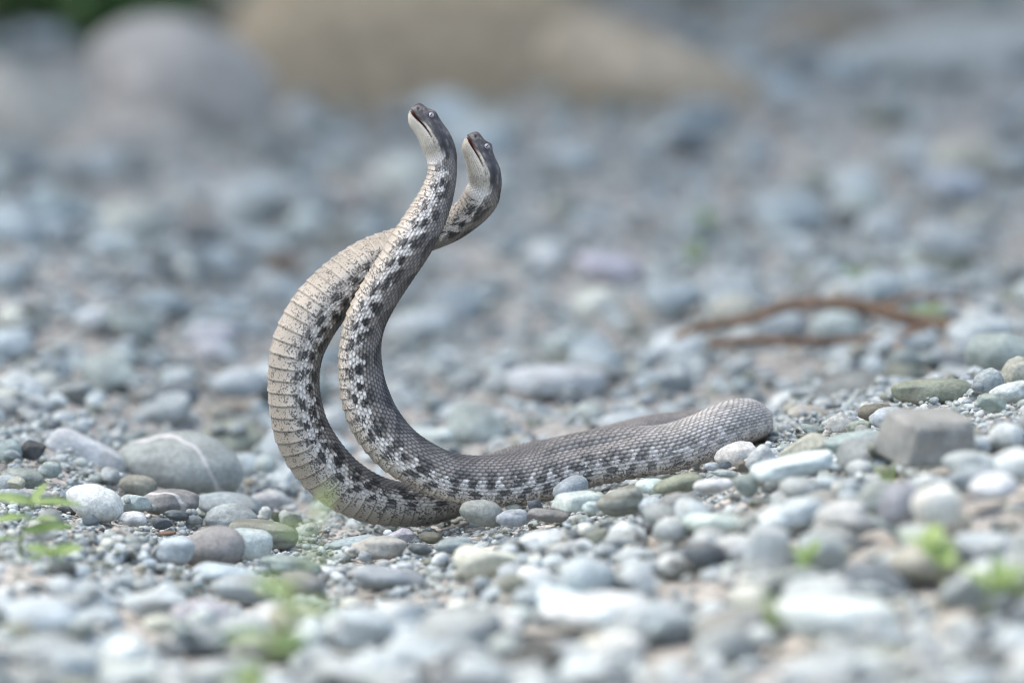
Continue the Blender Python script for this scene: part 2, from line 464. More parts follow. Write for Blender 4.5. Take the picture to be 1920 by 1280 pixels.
    sut = np.maximum(1 - smooth(0, .10, fv), smooth(.93, 1, fv)); rim = smooth(.70, .86, fv) * (1 - smooth(.90, .95, fv))
    vcol = vcol * (1 - .30 * m3(sut)) * (1 + .16 * m3(rim))
    vblot = smooth(.3, .7, np.sin(sp[:, None] * 2 * math.pi / 42 + 2.0 * seed + sig + .4) + .5 * lat_noise(5, 6, 4)) * np.exp(-((phi - 114) / 5) ** 4)
    vcol = vcol * (1 - .85 * m3(vblot)) + dark * .85 * m3(vblot)
    col = col * (1 - m3(vb * (1 - ck))) + vcol * m3(vb * (1 - ck))
    col = col * (1 - m3(.55 * fade + 0 * phi)) + np.array([.52, .51, .48]) * m3(.55 * fade + 0 * phi)
    # dark scale edges; tips and keels lightened, bases darkened as painted overlap shade
    dsc = (1 - vb) * smooth(85, 130, sp)[:, None]
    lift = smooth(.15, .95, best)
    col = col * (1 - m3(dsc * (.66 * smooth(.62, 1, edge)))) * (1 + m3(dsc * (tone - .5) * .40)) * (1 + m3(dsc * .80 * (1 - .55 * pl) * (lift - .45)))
    # head: grey top with dark cheek band, cream lips and chin
    hd = 1 - smooth(88, 118, hx)
    hj = (tone - .5) * 3
    mott = smooth(-.3, .5, lat_noise(7, 17, seed))
    crown = np.array([.105, .100, .102]) * m3(.62 + .60 * mott) * (1 + .7 * m3(tone - .5)) * (1 - .4 * m3(smooth(.7, 1, edge)))
    hcol = np.ones((m, n, 3)) * crown
    cheek = np.exp(-(((hz - (16 - .14 * (hx - 40)) + hj) / 5.5) ** 2)) * smooth(26, 44, hx)
    hcol = hcol * (1 - .85 * m3(cheek)) + np.array([.032, .035, .042]) * .85 * m3(cheek)
    lipline = np.interp(sp, [0, 12, 30, 60, 100], [2, 2.2, 4.0, 6.0, 7.5])[:, None]
    chin = 1 - smooth(lipline - .8, lipline + .8, dm + hj * .5)
    cream = np.array([.47, .45, .385]) * (1 - .18 * m3(tone)) * (1 - .62 * m3(smooth(.66, 1, edge)))
    hcol = hcol * (1 - m3(chin)) + cream * m3(chin)
    lipdark = crease * (.55 + .4 * np.sin(hx / 2.3))
    hcol = hcol * (1 - .7 * m3(np.clip(lipdark, 0, 1) * smooth(40, 55, hx)))
    hcol = hcol * (1 - .8 * m3(nost)) * (1 - .55 * m3(np.exp(-(((hx - 36) / 8.5) ** 2 + ((hz - 17) / 6) ** 2))))
    hcol = hcol * (1 - m3(np.clip(inm * 1.3, 0, 1))) + np.array([.085, .022, .018]) * m3(np.clip(inm * 1.3, 0, 1))
    col = col * (1 - m3(hd)) + hcol * m3(hd)
    spk = (.58 * vb * (.80 + .22 * np.exp(-((phi - 124) / 10) ** 2)) + .24 * pl * (1 - vb) + .10) * body * (1 - .10 * warm) + .12
    spk = spk + .34 * vb * np.exp(-((phi - 121 - 26 * vtone) / 6) ** 2) * np.exp(-((fv - .55) / .28) ** 2)
    spk = spk * (1 - .9 * (inm > .2)) * (.55 + .45 * smooth(100, 160, hx))
    RGBA = np.concatenate([col, spk[..., None]], -1).reshape(-1, 4)
    # ---------- mesh
    V = V.reshape(-1, 3)
    base = P[np.argmin(P[:, 2])].copy(); base[2] = terrain(base[0], base[1])
    tip, tail = V[:n].mean(0), V[-n:].mean(0)
    V = np.vstack([V, tip, tail]) - base
    ii = np.arange(m - 1)[:, None] * n; jj = np.arange(n)[None]; kk = (jj + 1) % n
    q0, q1, q2, q3 = ii + jj, ii + kk, ii + n + kk, ii + n + jj
    F = np.concatenate([np.stack([q0, q3, q2], -1).reshape(-1, 3), np.stack([q0, q2, q1], -1).reshape(-1, 3)])
    j = np.arange(n); k = (j + 1) % n
    cap = np.concatenate([np.stack([j, k, 0 * j + m * n], 1), np.stack([(m - 1) * n + k, (m - 1) * n + j, 0 * j + m * n + 1], 1)])
    F = np.concatenate([F, cap])
    if np.linalg.det(np.stack([T[m // 2], D[m // 2], Lt[m // 2]])) < 0: F = F[:, ::-1]
    me = mesh_np('viper_body', V, F)
    set_col(me, np.vstack([RGBA, RGBA[:1], RGBA[-1:]]))
    root = empty(name, base, label, 'snake', 'pair of intertwined vipers')
    link('body', me, snake_mat('viper_skin', tint[0]), root)
    # ---------- eyes
    ring = int(np.argmin(np.abs(sp - 36)))
    Vg = V[:m * n].reshape(m, n, 3)
    for side in (1, -1):
        msk = (th * side > 0) & (th * side < 1.6)
        jb = np.nonzero(msk)[0][np.argmin(np.abs(hz[ring][msk] - 19.8))]
        c = Vg[ring, jb]
        nrm = Lt[ring] * side * .93 + D[ring] * .22 + T[ring] * .2; nrm /= np.linalg.norm(nrm)
        er = 6.3 * PXM
        ec = c - nrm * er * .48
        bmv, bmf = ico(3)
        eye = link('eye', mesh_np('eye', bmv * er, bmf), M_EYE, root); eye.location = ec
        # vertical slit pupil: a thin lens standing proud of the eyeball
        zax = nrm; xax = D[ring] * .96 + T[ring] * .28; xax -= zax * (xax @ zax); xax /= np.linalg.norm(xax); yax = np.cross(zax, xax)
        u = np.linspace(0, 2 * math.pi, 24, endpoint=False)
        loops = []
        for f in (1.0, .5):
            X, Y = .66 * er * np.cos(u) * f, .12 * er * np.sin(u) * f
            Z = np.sqrt(np.maximum(er ** 2 - X ** 2 - Y ** 2, 0)) + er * .025
            loops.append(X[:, None] * xax + Y[:, None] * yax + Z[:, None] * zax)
        pv = np.vstack(loops + [(zax * er * 1.025)[None]])
        pf = []
        for q in range(24):
            z = (q + 1) % 24
            pf += [(q, z, 24 + z), (q, 24 + z, 24 + q), (24 + q, 24 + z, 48)]
        link('pupil', mesh_np('pupil', pv, np.array(pf)), M_PUPIL, eye)
    return V[:m * n] + base, P, r

_ico = {}
def ico(k):
    if k in _ico: return _ico[k]
    import bmesh
    bm = bmesh.new(); bmesh.ops.create_icosphere(bm, subdivisions=k, radius=1)
    V = np.array([v.co[:] for v in bm.verts]); F = np.array([[v.index for v in f.verts] for f in bm.faces])
    bm.free(); _ico[k] = (V, F); return V, F
def octa():
    V = [(1, 0, 0), (-1, 0, 0), (0, 1, 0), (0, -1, 0), (0, 0, 1), (0, 0, -1)]
    F = [(0, 2, 4), (2, 1, 4), (1, 3, 4), (3, 0, 4), (2, 0, 5), (1, 2, 5), (3, 1, 5), (0, 3, 5)]
    V = [np.array(v, float) for v in V]; G = []; mid = {}
    def md(a, b):
        k = (min(a, b), max(a, b))
        if k not in mid: p = V[a] + V[b]; V.append(p / np.linalg.norm(p)); mid[k] = len(V) - 1
        return mid[k]
    for a, b, c in F:
        x, y, z = md(a, b), md(b, c), md(c, a)
        G += [(a, x, z), (x, b, y), (z, y, c), (x, y, z)]
    return np.array(V), np.array(G)

M_EYE, N, L, B = new_mat('viper_eye')
B.inputs['Roughness'].default_value = .28
L.new(mixc(N, L, maprange(N, L, noise(N, L, N.new('ShaderNodeTexCoord').outputs['Object'], 900, 3), .35, .65, 0, 1), (.22, .23, .25), (.36, .36, .37)), B.inputs['Base Color'])
M_PUPIL, N, L, B = new_mat('viper_pupil')
B.inputs['Base Color'].default_value = (.012, .011, .012, 1); B.inputs['Roughness'].default_value = .15

KA = [(769, 204, 0, 10, 0), (783, 219, 0, 22, 0), (797, 233, 0, 26, 0), (811, 251, 0, 27, 0), (822, 272, 0, 28, 0), (829, 300, 0, 28, -2), (828, 330, 0, 28.5, -4),
      (816, 368, -.001, 32, -4), (797, 408, -.004, 36, -3), (770, 455, -.008, 38, 0), (741, 500, -.008, 38.5, 0), (705, 557, -.006, 40.5, 0),
      (682, 605, -.004, 41.5, 2), (673, 655, -.003, 41, 4), (676, 715, -.002, 42, 6), (692, 772, -.002, 45, 8), (717, 814, -.002, 46.5, 8), (747, 846, -.002, 48, 9),
      (790, 874, -.002, 48.5, 10), (845, 897, 0, 48.5, 10), (920, 904, .004, 47.5, 10), (1000, 896, .008, 48.5, 10), (1073, 872, .012, 52, 12), (1173, 853, .016, 52, 12),
      (1255, 842, .021, 46, 10), (1318, 822, .028, 44, 8), (1366, 797, .037, 41.5, 'up'), (1403, 789, .052, 40.5, 'up'), (1410, 796, .085, 36, 'up'), (1402, 812, .12, 26, 'up'), (1385, 826, .15, 14, 'up'), (1370, 832, .165, 3, 'up')]
KB = [(875.5, 253.5, .012, 10, -8), (885, 271, .012, 22, -8), (895, 289, .012, 26, -8), (903, 307, .012, 27, -10), (910, 328, .012, 31, -12), (909, 352, .013, 32, -14),
      (896, 380, .015, 29.5, -16), (872, 404, .018, 28, -18), (838, 426, .021, 29, -22), (795, 443, .022, 31, -28), (745, 459, .020, 34, -32), (697, 482, .018, 38, -34),
      (657, 513, .015, 42, -35), (615, 555, .012, 46.5, -36), (581, 600, .010, 49.5, -36), (557, 652, .009, 50.5, -36), (549, 706, .009, 50, -34), (553, 762, .010, 50.5, -32),
      (567, 815, .012, 51, -30), (596, 864, .014, 50.5, -28), (636, 905, .017, 49, -26), (686, 933, .020, 47, -24), (740, 946, .024, 44.5, -22), (797, 947, .029, 43, -16),
      (845, 934, .037, 41, -8), (890, 910, .05, 38, 0), (935, 884, .064, 34, 'up'), (985, 862, .076, 31, 'up'), (1045, 848, .086, 30, 'up'), (1120, 834, .094, 30, 'up'),
      (1200, 816, .102, 30, 'up'), (1270, 802, .108, 28, 'up'), (1330, 792, .108, 24, 'up'), (1372, 800, .106, 12, 'up'), (1388, 806, .106, 3, 'up')]
VA, PA, RA = make_viper('viper', 'upright viper crossing in front of the other, grey back resting along the pebbles', KA, None,
                        ((1.0, .99, .98), (.50, .465, .40)), 3, groove=(1000, 1230, 40, .0022))
VB, PB, RB = make_viper('viper', 'upright viper passing behind the other, its banded pale belly bowed outward', KB, None,
                        ((1.0, .99, .98), (.45, .425, .375)), 5)

# ------------------------------------------------------------------ stones
PAL = {'blue': (.295, .345, .375), 'paleblue': (.44, .505, .53), 'grey': (.315, .335, .325), 'palegrey': (.47, .495, .49), 'white': (.70, .71, .69),
       'green': (.28, .325, .285), 'palegreen': (.45, .51, .46), 'olive': (.25, .255, .195), 'tan': (.40, .365, .295), 'cream': (.60, .575, .49),
       'pink': (.525, .497, .46), 'slate': (.115, .140, .165), 'dark': (.06, .067, .062), 'brown': (.17, .14, .105), 'teal': (.28, .37, .365), 'lilac': (.375, .40, .42),
       'rust': (.22, .11, .065), 'greybrown': (.265, .26, .23)}
for _k in PAL:                            # river-dulled: pull every tint toward its own grey
    _c = np.array(PAL[_k]); _g = _c.mean() * np.array([.935, 1.005, .985])
    _f = .75 if _k in ('tan', 'cream', 'rust', 'brown', 'olive') else .42
    PAL[_k] = tuple((_g + (_c - _c.mean()) * _f) * (.82 if _k == 'white' else 1.0))
WORD = {'blue': 'blue-grey', 'paleblue': 'pale bluish', 'grey': 'mid grey', 'palegrey': 'light grey', 'white': 'whitish', 'green': 'greenish grey', 'palegreen': 'pale green',
        'olive': 'olive', 'tan': 'tan', 'cream': 'cream', 'pink': 'pinkish', 'slate': 'dark slate', 'dark': 'blackish', 'brown': 'brown', 'teal': 'teal grey', 'lilac': 'lilac grey', 'greybrown': 'grey-brown'}
RAND = ['blue'] * 7 + ['paleblue'] * 9 + ['grey'] * 7 + ['palegrey'] * 10 + ['white'] * 4 + ['green'] * 3 + ['palegreen'] * 3 + ['olive'] * 2 + ['tan'] * 2 + ['cream'] * 2 + ['pink'] * 2 + ['slate'] * 2 + ['dark'] + ['greybrown'] * 4 + ['lilac'] * 2 + ['teal']

def rot_y(a):                             # tilt in the picture plane: + raises the right end
    c, s = math.cos(a), math.sin(a)
    return np.array([[c, 0, -s], [0, 1, 0], [s, 0, c]])
def rot_z(a):
    c, s = math.cos(a), math.sin(a)
    return np.array([[c, -s, 0], [s, c, 0], [0, 0, 1]])
def rot_x(a):
    c, s = math.cos(a), math.sin(a)
    return np.array([[1, 0, 0], [0, c, -s], [0, s, c]])
def shape(V, kind, seed):
    """unit stone: V on the unit sphere -> waterworn or broken form"""
    rg = np.random.default_rng(seed)
    S = V.copy()
    if kind == 'angular':
        for _ in range(11):
            d = rg.normal(size=3); d[2] *= .8; d /= np.linalg.norm(d)
            c = rg.uniform(.55, .82)
            ov = S @ d - c
            S = S - np.where(ov > 0, ov * .93, 0)[:, None] * d
        S = S / np.abs(S).max(0)
        am = .02
    elif kind == 'block':
        ex = .48
        S = np.sign(S) * np.abs(S) ** ex
        S = S / np.abs(S).max(0)
        S[:, 0] *= 1 + .12 * S[:, 2] * -1
        am = .03
    elif kind == 'cut':
        S = np.sign(S) * np.abs(S) ** .30
        S = S / np.abs(S).max(0)
        S[:, 0] *= 1 - .13 * S[:, 2]; S[:, 1] *= 1 - .10 * S[:, 2]
        S = S @ rot_z(.42).T @ rot_x(.24).T
        S = S / np.abs(S).max(0)
        am = .034
    elif kind == 'egg':
        S[:, 2] *= 1 + .10 * S[:, 0]
        am = .028
    elif kind == 'slab':
        S = np.sign(S) * np.abs(S) ** np.array([.8, .8, .55])
        am = .05
    else:
        pw = rg.uniform(.78, 1.0)
        S = np.sign(S) * np.abs(S) ** pw
        S[:, 2] *= 1 + rg.uniform(-.18, .18) * S[:, 0]
        S[:, 1] *= 1 + rg.uniform(-.2, .2) * S[:, 0]
        if rg.random() < .5:
            d = rg.normal(size=3); d /= np.linalg.norm(d); ov = S @ d - rg.uniform(.6, .85)
            S = S - np.where(ov > 0, ov * .75, 0)[:, None] * d
        am = .05
    for f, a_ in ((1.6, am), (3.1, am * .5), (6.3, am * .28)):
        for _ in range(3):
            k = rg.normal(size=3) * f
            S = S * (1 + a_ * np.sin(V @ k + rg.uniform(0, 6)))[:, None]
    return S

TEMPL = {}
def template(kind, i):
    if (kind, i) not in TEMPL:
        V, F = ico(4)
        me = mesh_np('river_stone', shape(V, kind, 100 + i * 7 + len(kind)), F)
        TEMPL[(kind, i)] = me
    return TEMPL[(kind, i)]

N_IND = 0
def put_stone(loc, axes, rotm, kind, i, color, mat, name, **props):
    me = template(kind, i)
    if mat is not M_STONE:
        key = (kind, i, mat.name)
        if key not in TEMPL: TEMPL[key] = me.copy(); TEMPL[key].materials.clear(); TEMPL[key].materials.append(mat)
        me = TEMPL[key]
    elif not me.materials: me.materials.append(M_STONE)
    o = bpy.data.objects.new(name, me); COL.objects.link(o)
    M = Matrix(rotm.tolist()).to_4x4() @ Matrix.Diagonal((*axes, 1))
    M.translation = Vector(loc); o.matrix_world = M
    o.color = (*color, 1)
    o['category'] = 'stone'
    for k, v in props.items(): o[k] = v
    return o

# height map of what already lies on the bar
GX0, GX1, GY0, GY1, GS = -1.8, 1.8, -1.9, 3.1, 0.002
NX, NY = int((GX1 - GX0) / GS), int((GY1 - GY0) / GS)
xs = GX0 + (np.arange(NX) + .5) * GS; ys = GY0 + (np.arange(NY) + .5) * GS
T0 = terrain(*np.meshgrid(xs, ys)) - .0055
HM = T0.copy()
OCC = np.zeros((NY, NX), bool)           # under snakes and chosen stones
for Pc, Rr in ((PA, RA), (PB, RB)):
    for p, r in zip(Pc[::6], Rr[::6]):
        if p[2] - r - terrain(p[0], p[1]) < .012:
            ix, iy = int((p[0] - GX0) / GS), int((p[1] - GY0) / GS); k = max(1, int(r * .75 / GS))
            OCC[iy - k:iy + k + 1, ix - k:ix + k + 1] = True

def stamp(c, ax, ay, az, yaw, occ=False):
    k = int(max(ax, ay) / GS) + 1
    ix, iy = int((c[0] - GX0) / GS), int((c[1] - GY0) / GS)
    x0, x1, y0, y1 = max(ix - k, 0), min(ix + k + 1, NX), max(iy - k, 0), min(iy + k + 1, NY)
    if x0 >= x1 or y0 >= y1: return
    dx = xs[x0:x1][None] - c[0]; dy = ys[y0:y1][:, None] - c[1]
    u = (dx * math.cos(yaw) + dy * math.sin(yaw)) / ax; v = (-dx * math.sin(yaw) + dy * math.cos(yaw)) / ay
    q = 1 - u * u - v * v
    z = np.where(q > 0, c[2] + az * np.sqrt(np.clip(q, 0, 1)), -9)
    HM[y0:y1, x0:x1] = np.maximum(HM[y0:y1, x0:x1], z)
    if occ: OCC[y0:y1, x0:x1] |= q > .1

# chosen stones: photo centre, width, height, tilt in the picture (deg), form, colour, label, extra depth
HEROES = [
 (340, 868, 232, 122, -8, 'egg', 'grey', 'largest boulder, grey with pale veins, on the silt beside the bowed viper', .02, 'v'),
 (165, 845, 150, 44, -24, 'block', 'pink', 'long pinkish beige slanting stone beside the veined grey boulder', .03, ''),
 (176, 938, 106, 60, -16, 'egg', 'white', 'speckled whitish egg-shaped cobble below the slanting pinkish stone', 0, ''),
 (258, 909, 72, 34, -8, 'round', 'olive', 'smooth olive-tan pebble leaning at the foot of the veined boulder', 0, ''),
 (322, 939, 100, 52, 4, 'round', 'greybrown', 'domed grey-brown pebble with one white stripe beside the speckled blue stone', 0, 'v'),
 (425, 946, 124, 48, -6, 'round', 'blue', 'flat speckled blue-grey stone between the veined boulder and the snakes', 0, ''),
 (433, 967, 100, 46, 0, 'round', 'grey', 'domed plain grey pebble in front of the speckled blue stone', 0, ''),
 (491, 998, 122, 44, -9, 'slab', 'olive', 'dark olive slab with fine bands below the bowed viper', 0, 'b'),
 (402, 1023, 116, 70, 3, 'egg', 'greybrown', 'large smooth grey-brown cobble overlapping a paler cobble', 0, ''),
 (466, 1018, 92, 60, -14, 'round', 'palegrey', 'pale half-hidden cobble tucked behind the smooth grey-brown one', .02, ''),
 (325, 1032, 78, 48, 8, 'round', 'paleblue', 'pale blue rounded stone left behind the smooth grey-brown cobble', .01, ''),
 (418, 1072, 128, 48, -4, 'round', 'paleblue', 'long low pale blue stone in front of the grey-brown cobble', 0, ''),
 (455, 1101, 120, 44, -3, 'round', 'blue', 'mossy-tinged blue-grey stone in front of the long pale blue one', 0, ''),
 (548, 1060, 104, 42, -8, 'round', 'green', 'greenish grey stone behind the blurred leafy sprig', 0, ''),
 (565, 1092, 84, 44, -14, 'round', 'greybrown', 'grey-brown pebble beside the mossy-tinged blue-grey stone', 0, ''),
 (32, 906, 38, 28, -10, 'angular', 'tan', 'small faceted tan pebble on the silt bank', 0, ''),
 (42, 895, 78, 36, -6, 'round', 'greybrown', 'grey-brown stone lying behind the small faceted tan pebble', .01, ''),
 (17, 842, 52, 38, 0, 'round', 'teal', 'teal grey rounded stone next to the dark triangular one', 0, ''),
 (62, 842, 46, 36, -20, 'angular', 'dark', 'dark triangular broken stone beside the teal rounded one', 0, ''),
 (93, 880, 42, 28, 0, 'round', 'grey', 'small grey pebble on the silt below the slanting pinkish stone', 0, ''),
 (250, 940, 72, 34, -6, 'angular', 'palegreen', 'pale green faceted stone next to the whitish egg-shaped cobble', 0, ''),
 (306, 979, 42, 22, -5, 'angular', 'slate', 'blue-black broken chip among fine gravel', 0, ''),
 (333, 964, 42, 19, -4, 'round', 'slate', 'smooth dark slate pebble just behind the blue-black chip', 0, ''),
 (172, 973, 36, 22, -12, 'angular', 'slate', 'dark teal chip touching the whitish egg-shaped cobble', 0, ''),
 (313, 999, 46, 9, 2, 'angular', 'rust', 'thin rust-brown flake lying flat on the gravel', 0, ''),
 (231, 1003, 50, 18, -30, 'block', 'tan', 'narrow brown-tan splinter pointing down through the gravel', 0, ''),
 (250, 970, 56, 24, -6, 'round', 'white', 'white pebble in the fine gravel left of the blue-black chip', 0, ''),
 (500, 938, 54, 32, -12, 'round', 'pink', 'pale pink pebble between the speckled blue stone and the snakes', .02, ''),
 (497, 962, 23, 24, 0, 'round', 'white', 'tiny white ball-shaped pebble beside a dark one', 0, ''),
 (517, 966, 20, 20, 0, 'round', 'dark', 'tiny black pebble between a white and a pale green one', 0, ''),
 (546, 969, 46, 27, -8, 'angular', 'palegreen', 'pale green chip at the foot of the bowed viper', 0, ''),
 (26, 931, 62, 26, -14, 'slab', 'blue', 'striped blue-grey flat stone above the seedling', 0, ''),
 (66, 929, 66, 22, -10, 'slab', 'grey', 'flat grey stone leaning on the striped blue-grey one', 0, ''),
 (95, 970, 48, 33, -18, 'round', 'greybrown', 'brownish pebble behind the seedling leaves', 0, ''),
 (78, 992, 62, 28, -20, 'round', 'pink', 'pinkish grey oval pebble right of the seedling stem', 0, ''),
 (118, 1066, 54, 30, -4, 'round', 'dark', 'blackish stone under the yellow-green seedling leaf', 0, ''),
 (668, 1019, 92, 30, 4, 'round', 'blue', 'blue-grey stone under the belly loop, left of the tan one', .01, ''),
 (710, 1026, 98, 38, 2, 'round', 'tan', 'smooth tan-pink pebble below the belly loop of the bowed viper', 0, ''),
 (722, 1078, 138, 50, -6, 'round', 'grey', 'long blue-grey cobble in front of the tan-pink pebble', 0, ''),
 (920, 1052, 136, 62, -6, 'angular', 'cream', 'big cream faceted stone in front of the resting body', 0, ''),
 (295, 1126, 128, 56, -4, 'angular', 'palegreen', 'pale green-white cobble in front of the long pale blue stone', 0, ''),
 (75, 1156, 138, 78, -8, 'round', 'paleblue', 'big pale blue-grey cobble in front of the seedling', 0, ''),
 (34, 1180, 64, 34, -4, 'round', 'olive', 'olive-brown stone at the foot of the big pale blue-grey cobble', -.01, ''),
 (300, 1168, 62, 32, 0, 'round', 'cream', 'small creamy white pebble in front of the pale green-white cobble', 0, ''),
 (236, 1222, 94, 52, 16, 'round', 'white', 'slanting white cobble near the small creamy pebble', 0, ''),
 (140, 1240, 100, 50, -4, 'round', 'pink', 'pale pinkish cobble beside the slanting white one', 0, ''),
 (376, 1150, 108, 48, -5, 'round', 'lilac', 'lilac grey cobble behind the blurred leafy sprig', 0, ''),
 (785, 1026, 46, 22, -8, 'round', 'slate', 'small slate pebble between the tan-pink one and a blue-grey one', 0, ''),
 (850, 1021, 72, 26, 6, 'round', 'blue', 'blue-grey pebble in front of the round grey-brown one', 0, ''),
 (752, 1003, 56, 28, 0, 'angular', 'lilac', 'light lilac chip right under the belly loop', 0, ''),
 (806, 1006, 44, 20, -3, 'round', 'brown', 'dark brownish pebble in the shade under the belly loop', .02, ''),
 (902, 957, 84, 47, -9, 'egg', 'greybrown', 'round grey-brown pebble touching the resting viper', -.04, ''),
 (1070, 914, 66, 40, 26, 'round', 'blue', 'blue-grey pebble standing on edge against the resting viper', -.045, ''),
 (1090, 937, 98, 30, 2, 'cut', 'palegreen', 'pale bluish-green flat block beneath the upright blue-grey pebble', -.05, ''),
 (1166, 938, 86, 50, 10, 'round', 'olive', 'curved olive-grey pebble with a dark fold beside the pale block', -.045, 'b'),
 (1108, 951, 32, 22, 0, 'round', 'palegrey', 'light pinkish pebble wedged between the pale block and the curved olive pebble', -.045, ''),
 (1024, 962, 78, 26, -4, 'round', 'greybrown', 'grey-brown pebble in front of the small triangular slate', -.008, ''),
 (960, 970, 62, 28, 5, 'round', 'blue', 'bluish pebble right of the round grey-brown one', -.008, ''),
 (1002, 945, 32, 22, -24, 'angular', 'slate', 'small triangular slate chip under the resting viper', -.02, ''),
 (962, 951, 30, 14, 0, 'round', 'tan', 'tiny tan pebble under the resting viper', -.02, ''),
 (1223, 909, 66, 24, -4, 'round', 'paleblue', 'pale blue pebble leaning on the long olive-tan one', -.03, ''),
 (1272, 906, 92, 32, 13, 'round', 'olive', 'long olive-tan pebble lying along the resting viper', -.03, ''),
 (1385, 849, 80, 42, 2, 'round', 'cream', 'cream rounded pebble under the raised hind coil', .008, ''),
 (1427, 858, 54, 42, 32, 'round', 'lilac', 'lilac grey pitted pebble leaning toward the cream one', -.006, ''),
 (1393, 871, 30, 28, 0, 'angular', 'brown', 'dark brown chip between the cream and the lilac pebbles', -.006, ''),
 (1358, 871, 28, 16, 8, 'angular', 'slate', 'small slate-blue chip at the snake side, next to the brown chip', -.004, ''),
 (1333, 874, 28, 14, 0, 'round', 'paleblue', 'small pale blue pebble touching the snake, beside the slate-blue chip', -.004, ''),
 (1362, 887, 44, 15, -5, 'round', 'lilac', 'small lilac pebble in front of the slate-blue chip', -.01, ''),
 (1742, 813, 190, 94, -4, 'cut', 'greybrown', 'big angular grey-brown block with a flat top behind the grass tuft', -.06, ''),
 (1752, 733, 144, 38, 2, 'slab', 'olive', 'long flat olive-grey stone on the crest of the bar', .02, ''),
 (1854, 715, 54, 48, 24, 'round', 'grey', 'egg-shaped grey stone standing at the end of the long flat one', .015, ''),
 (1907, 694, 56, 50, 4, 'round', 'tan', 'squarish tan stone topping the crest of the bar', .02, ''),
 (1899, 733, 80, 36, 6, 'round', 'palegreen', 'speckled pale green stone under the squarish tan one', 0, ''),
 (1857, 750, 58, 36, -12, 'angular', 'green', 'dark green faceted stone below the egg-shaped one', -.01, ''),
 (1638, 769, 68, 34, 8, 'round', 'brown', 'mottled brown pebble in front of the long flat olive stone', 0, ''),
 (1664, 783, 68, 36, 4, 'round', 'lilac', 'lilac grey pebble half behind the big angular block', -.01, ''),
 (1612, 798, 42, 24, 8, 'round', 'olive', 'small olive pebble below the mottled brown one', -.01, ''),
 (1576, 789, 54, 38, -4, 'angular', 'pink', 'pale pinkish faceted pebble left of the mottled brown one', 0, ''),
 (1516, 775, 82, 30, -8, 'round', 'tan', 'smooth orange-tan pebble lying behind the hind coil', .06, ''),
 (1522, 805, 48, 22, -12, 'angular', 'green', 'dark greenish chip behind the pale brown wedge', 0, ''),
 (1508, 836, 98, 48, 14, 'angular', 'tan', 'pale brown wedge-shaped stone right of the hind coil', -.02, ''),
 (1606, 829, 112, 44, 2, 'round', 'blue', 'wide blue-grey stone left of the big angular block', -.02, ''),
 (1484, 873, 160, 40, 11, 'slab', 'white', 'long white slanting stone in front of the hind coil', -.06, ''),
 (1333, 907, 76, 30, 8, 'round', 'white', 'white pebble in front of the long olive-tan one', -.04, ''),
 (1398, 906, 50, 32, -10, 'round', 'green', 'dark greenish pebble next to the white one near the snake', -.05, ''),
 (1820, 866, 90, 46, 0, 'round', 'palegrey', 'light grey stone in front of the big angular block', -.05, ''),
 (1905, 868, 88, 56, 0, 'round', 'white', 'white cobble right of the light grey stone near the block', -.05, ''),
 (1862, 908, 94, 42, 4, 'round', 'white', 'low white cobble below the light grey stone near the block', -.06, ''),
 (1756, 944, 88, 74, 12, 'round', 'cream', 'tall cream cobble leaning on a dark grey one', -.06, ''),
 (1690, 940, 84, 72, 20, 'round', 'green', 'dark greenish grey cobble beside the tall cream one', -.06, ''),
 (1772, 982, 106, 42, 0, 'round', 'tan', 'pale tan cobble in front of the tall cream one', -.02, ''),
 (1684, 978, 78, 40, -4, 'round', 'blue', 'blue-grey pebble in front of the dark greenish grey cobble', -.02, ''),
 (1330, 976, 114, 44, 2, 'round', 'palegreen', 'pale greenish low cobble in front of the long olive-tan pebble', 0, ''),
 (1275, 951, 82, 50, -10, 'round', 'greybrown', 'brownish rounded cobble behind the pale greenish low one', 0, ''),
 (1126, 1006, 52, 36, 8, 'round', 'olive', 'olive-brown pebble among paler ones in front of the resting viper', 0, ''),
 (1440, 1026, 88, 80, -4, 'block', 'palegreen', 'squarish pale greenish block in the gravel in front of the snakes', 0, ''),
 (1374, 1026, 80, 46, 12, 'round', 'white', 'white cobble beside the squarish pale greenish block', -.01, ''),
 (1542, 1030, 98, 62, -14, 'round', 'green', 'dark greenish cobble beside the squarish pale greenish block', 0, ''),
 (1134, 1142, 224, 64, -3, 'round', 'white', 'very wide whitish cobble in front of the snakes', 0, ''),
 (1580, 1160, 226, 92, -10, 'round', 'white', 'huge whitish cobble beside the blurred green leaves', 0, ''),
 (1155, 1226, 104, 68, 6, 'round', 'white', 'bright white rounded cobble in front of the very wide one', 0, ''),
 (392, 655, 62, 48, 0, 'round', 'white', 'bright white round stone under a flat pale slab behind the snakes', -.02, ''),
 (398, 628, 96, 44, 4, 'slab', 'pink', 'flat pinkish pale slab behind the bright white round stone', .02, ''),
 (186, 596, 78, 46, 8, 'round', 'white', 'white stone leaning beside a long grey one behind the snakes', 0, ''),
 (300, 567, 104, 46, -6, 'round', 'blue', 'blue-grey slab raised on a shaded brown hollow', 0, ''),
 (248, 605, 100, 40, -24, 'slab', 'grey', 'long grey slanting stone beside the leaning white one', -.02, ''),
 (1040, 712, 176, 50, -2, 'slab', 'palegrey', 'long flat pale grey stone right behind the crossing snakes', 0, ''),
 (790, 606, 130, 58, -2, 'round', 'palegrey', 'big pale grey rounded stone behind the crossing snakes', 0, ''),
 (1148, 500, 130, 50, -14, 'round', 'white', 'pale whitish slanting stone far behind the snakes', 0, ''),
 (1345, 545, 86, 74, 0, 'round', 'pink', 'tall pinkish white stone just behind the fallen twig', 0, ''),
 (1868, 656, 130, 92, 6, 'round', 'grey', 'big grey boulder behind the crest of the bar', .12, ''),
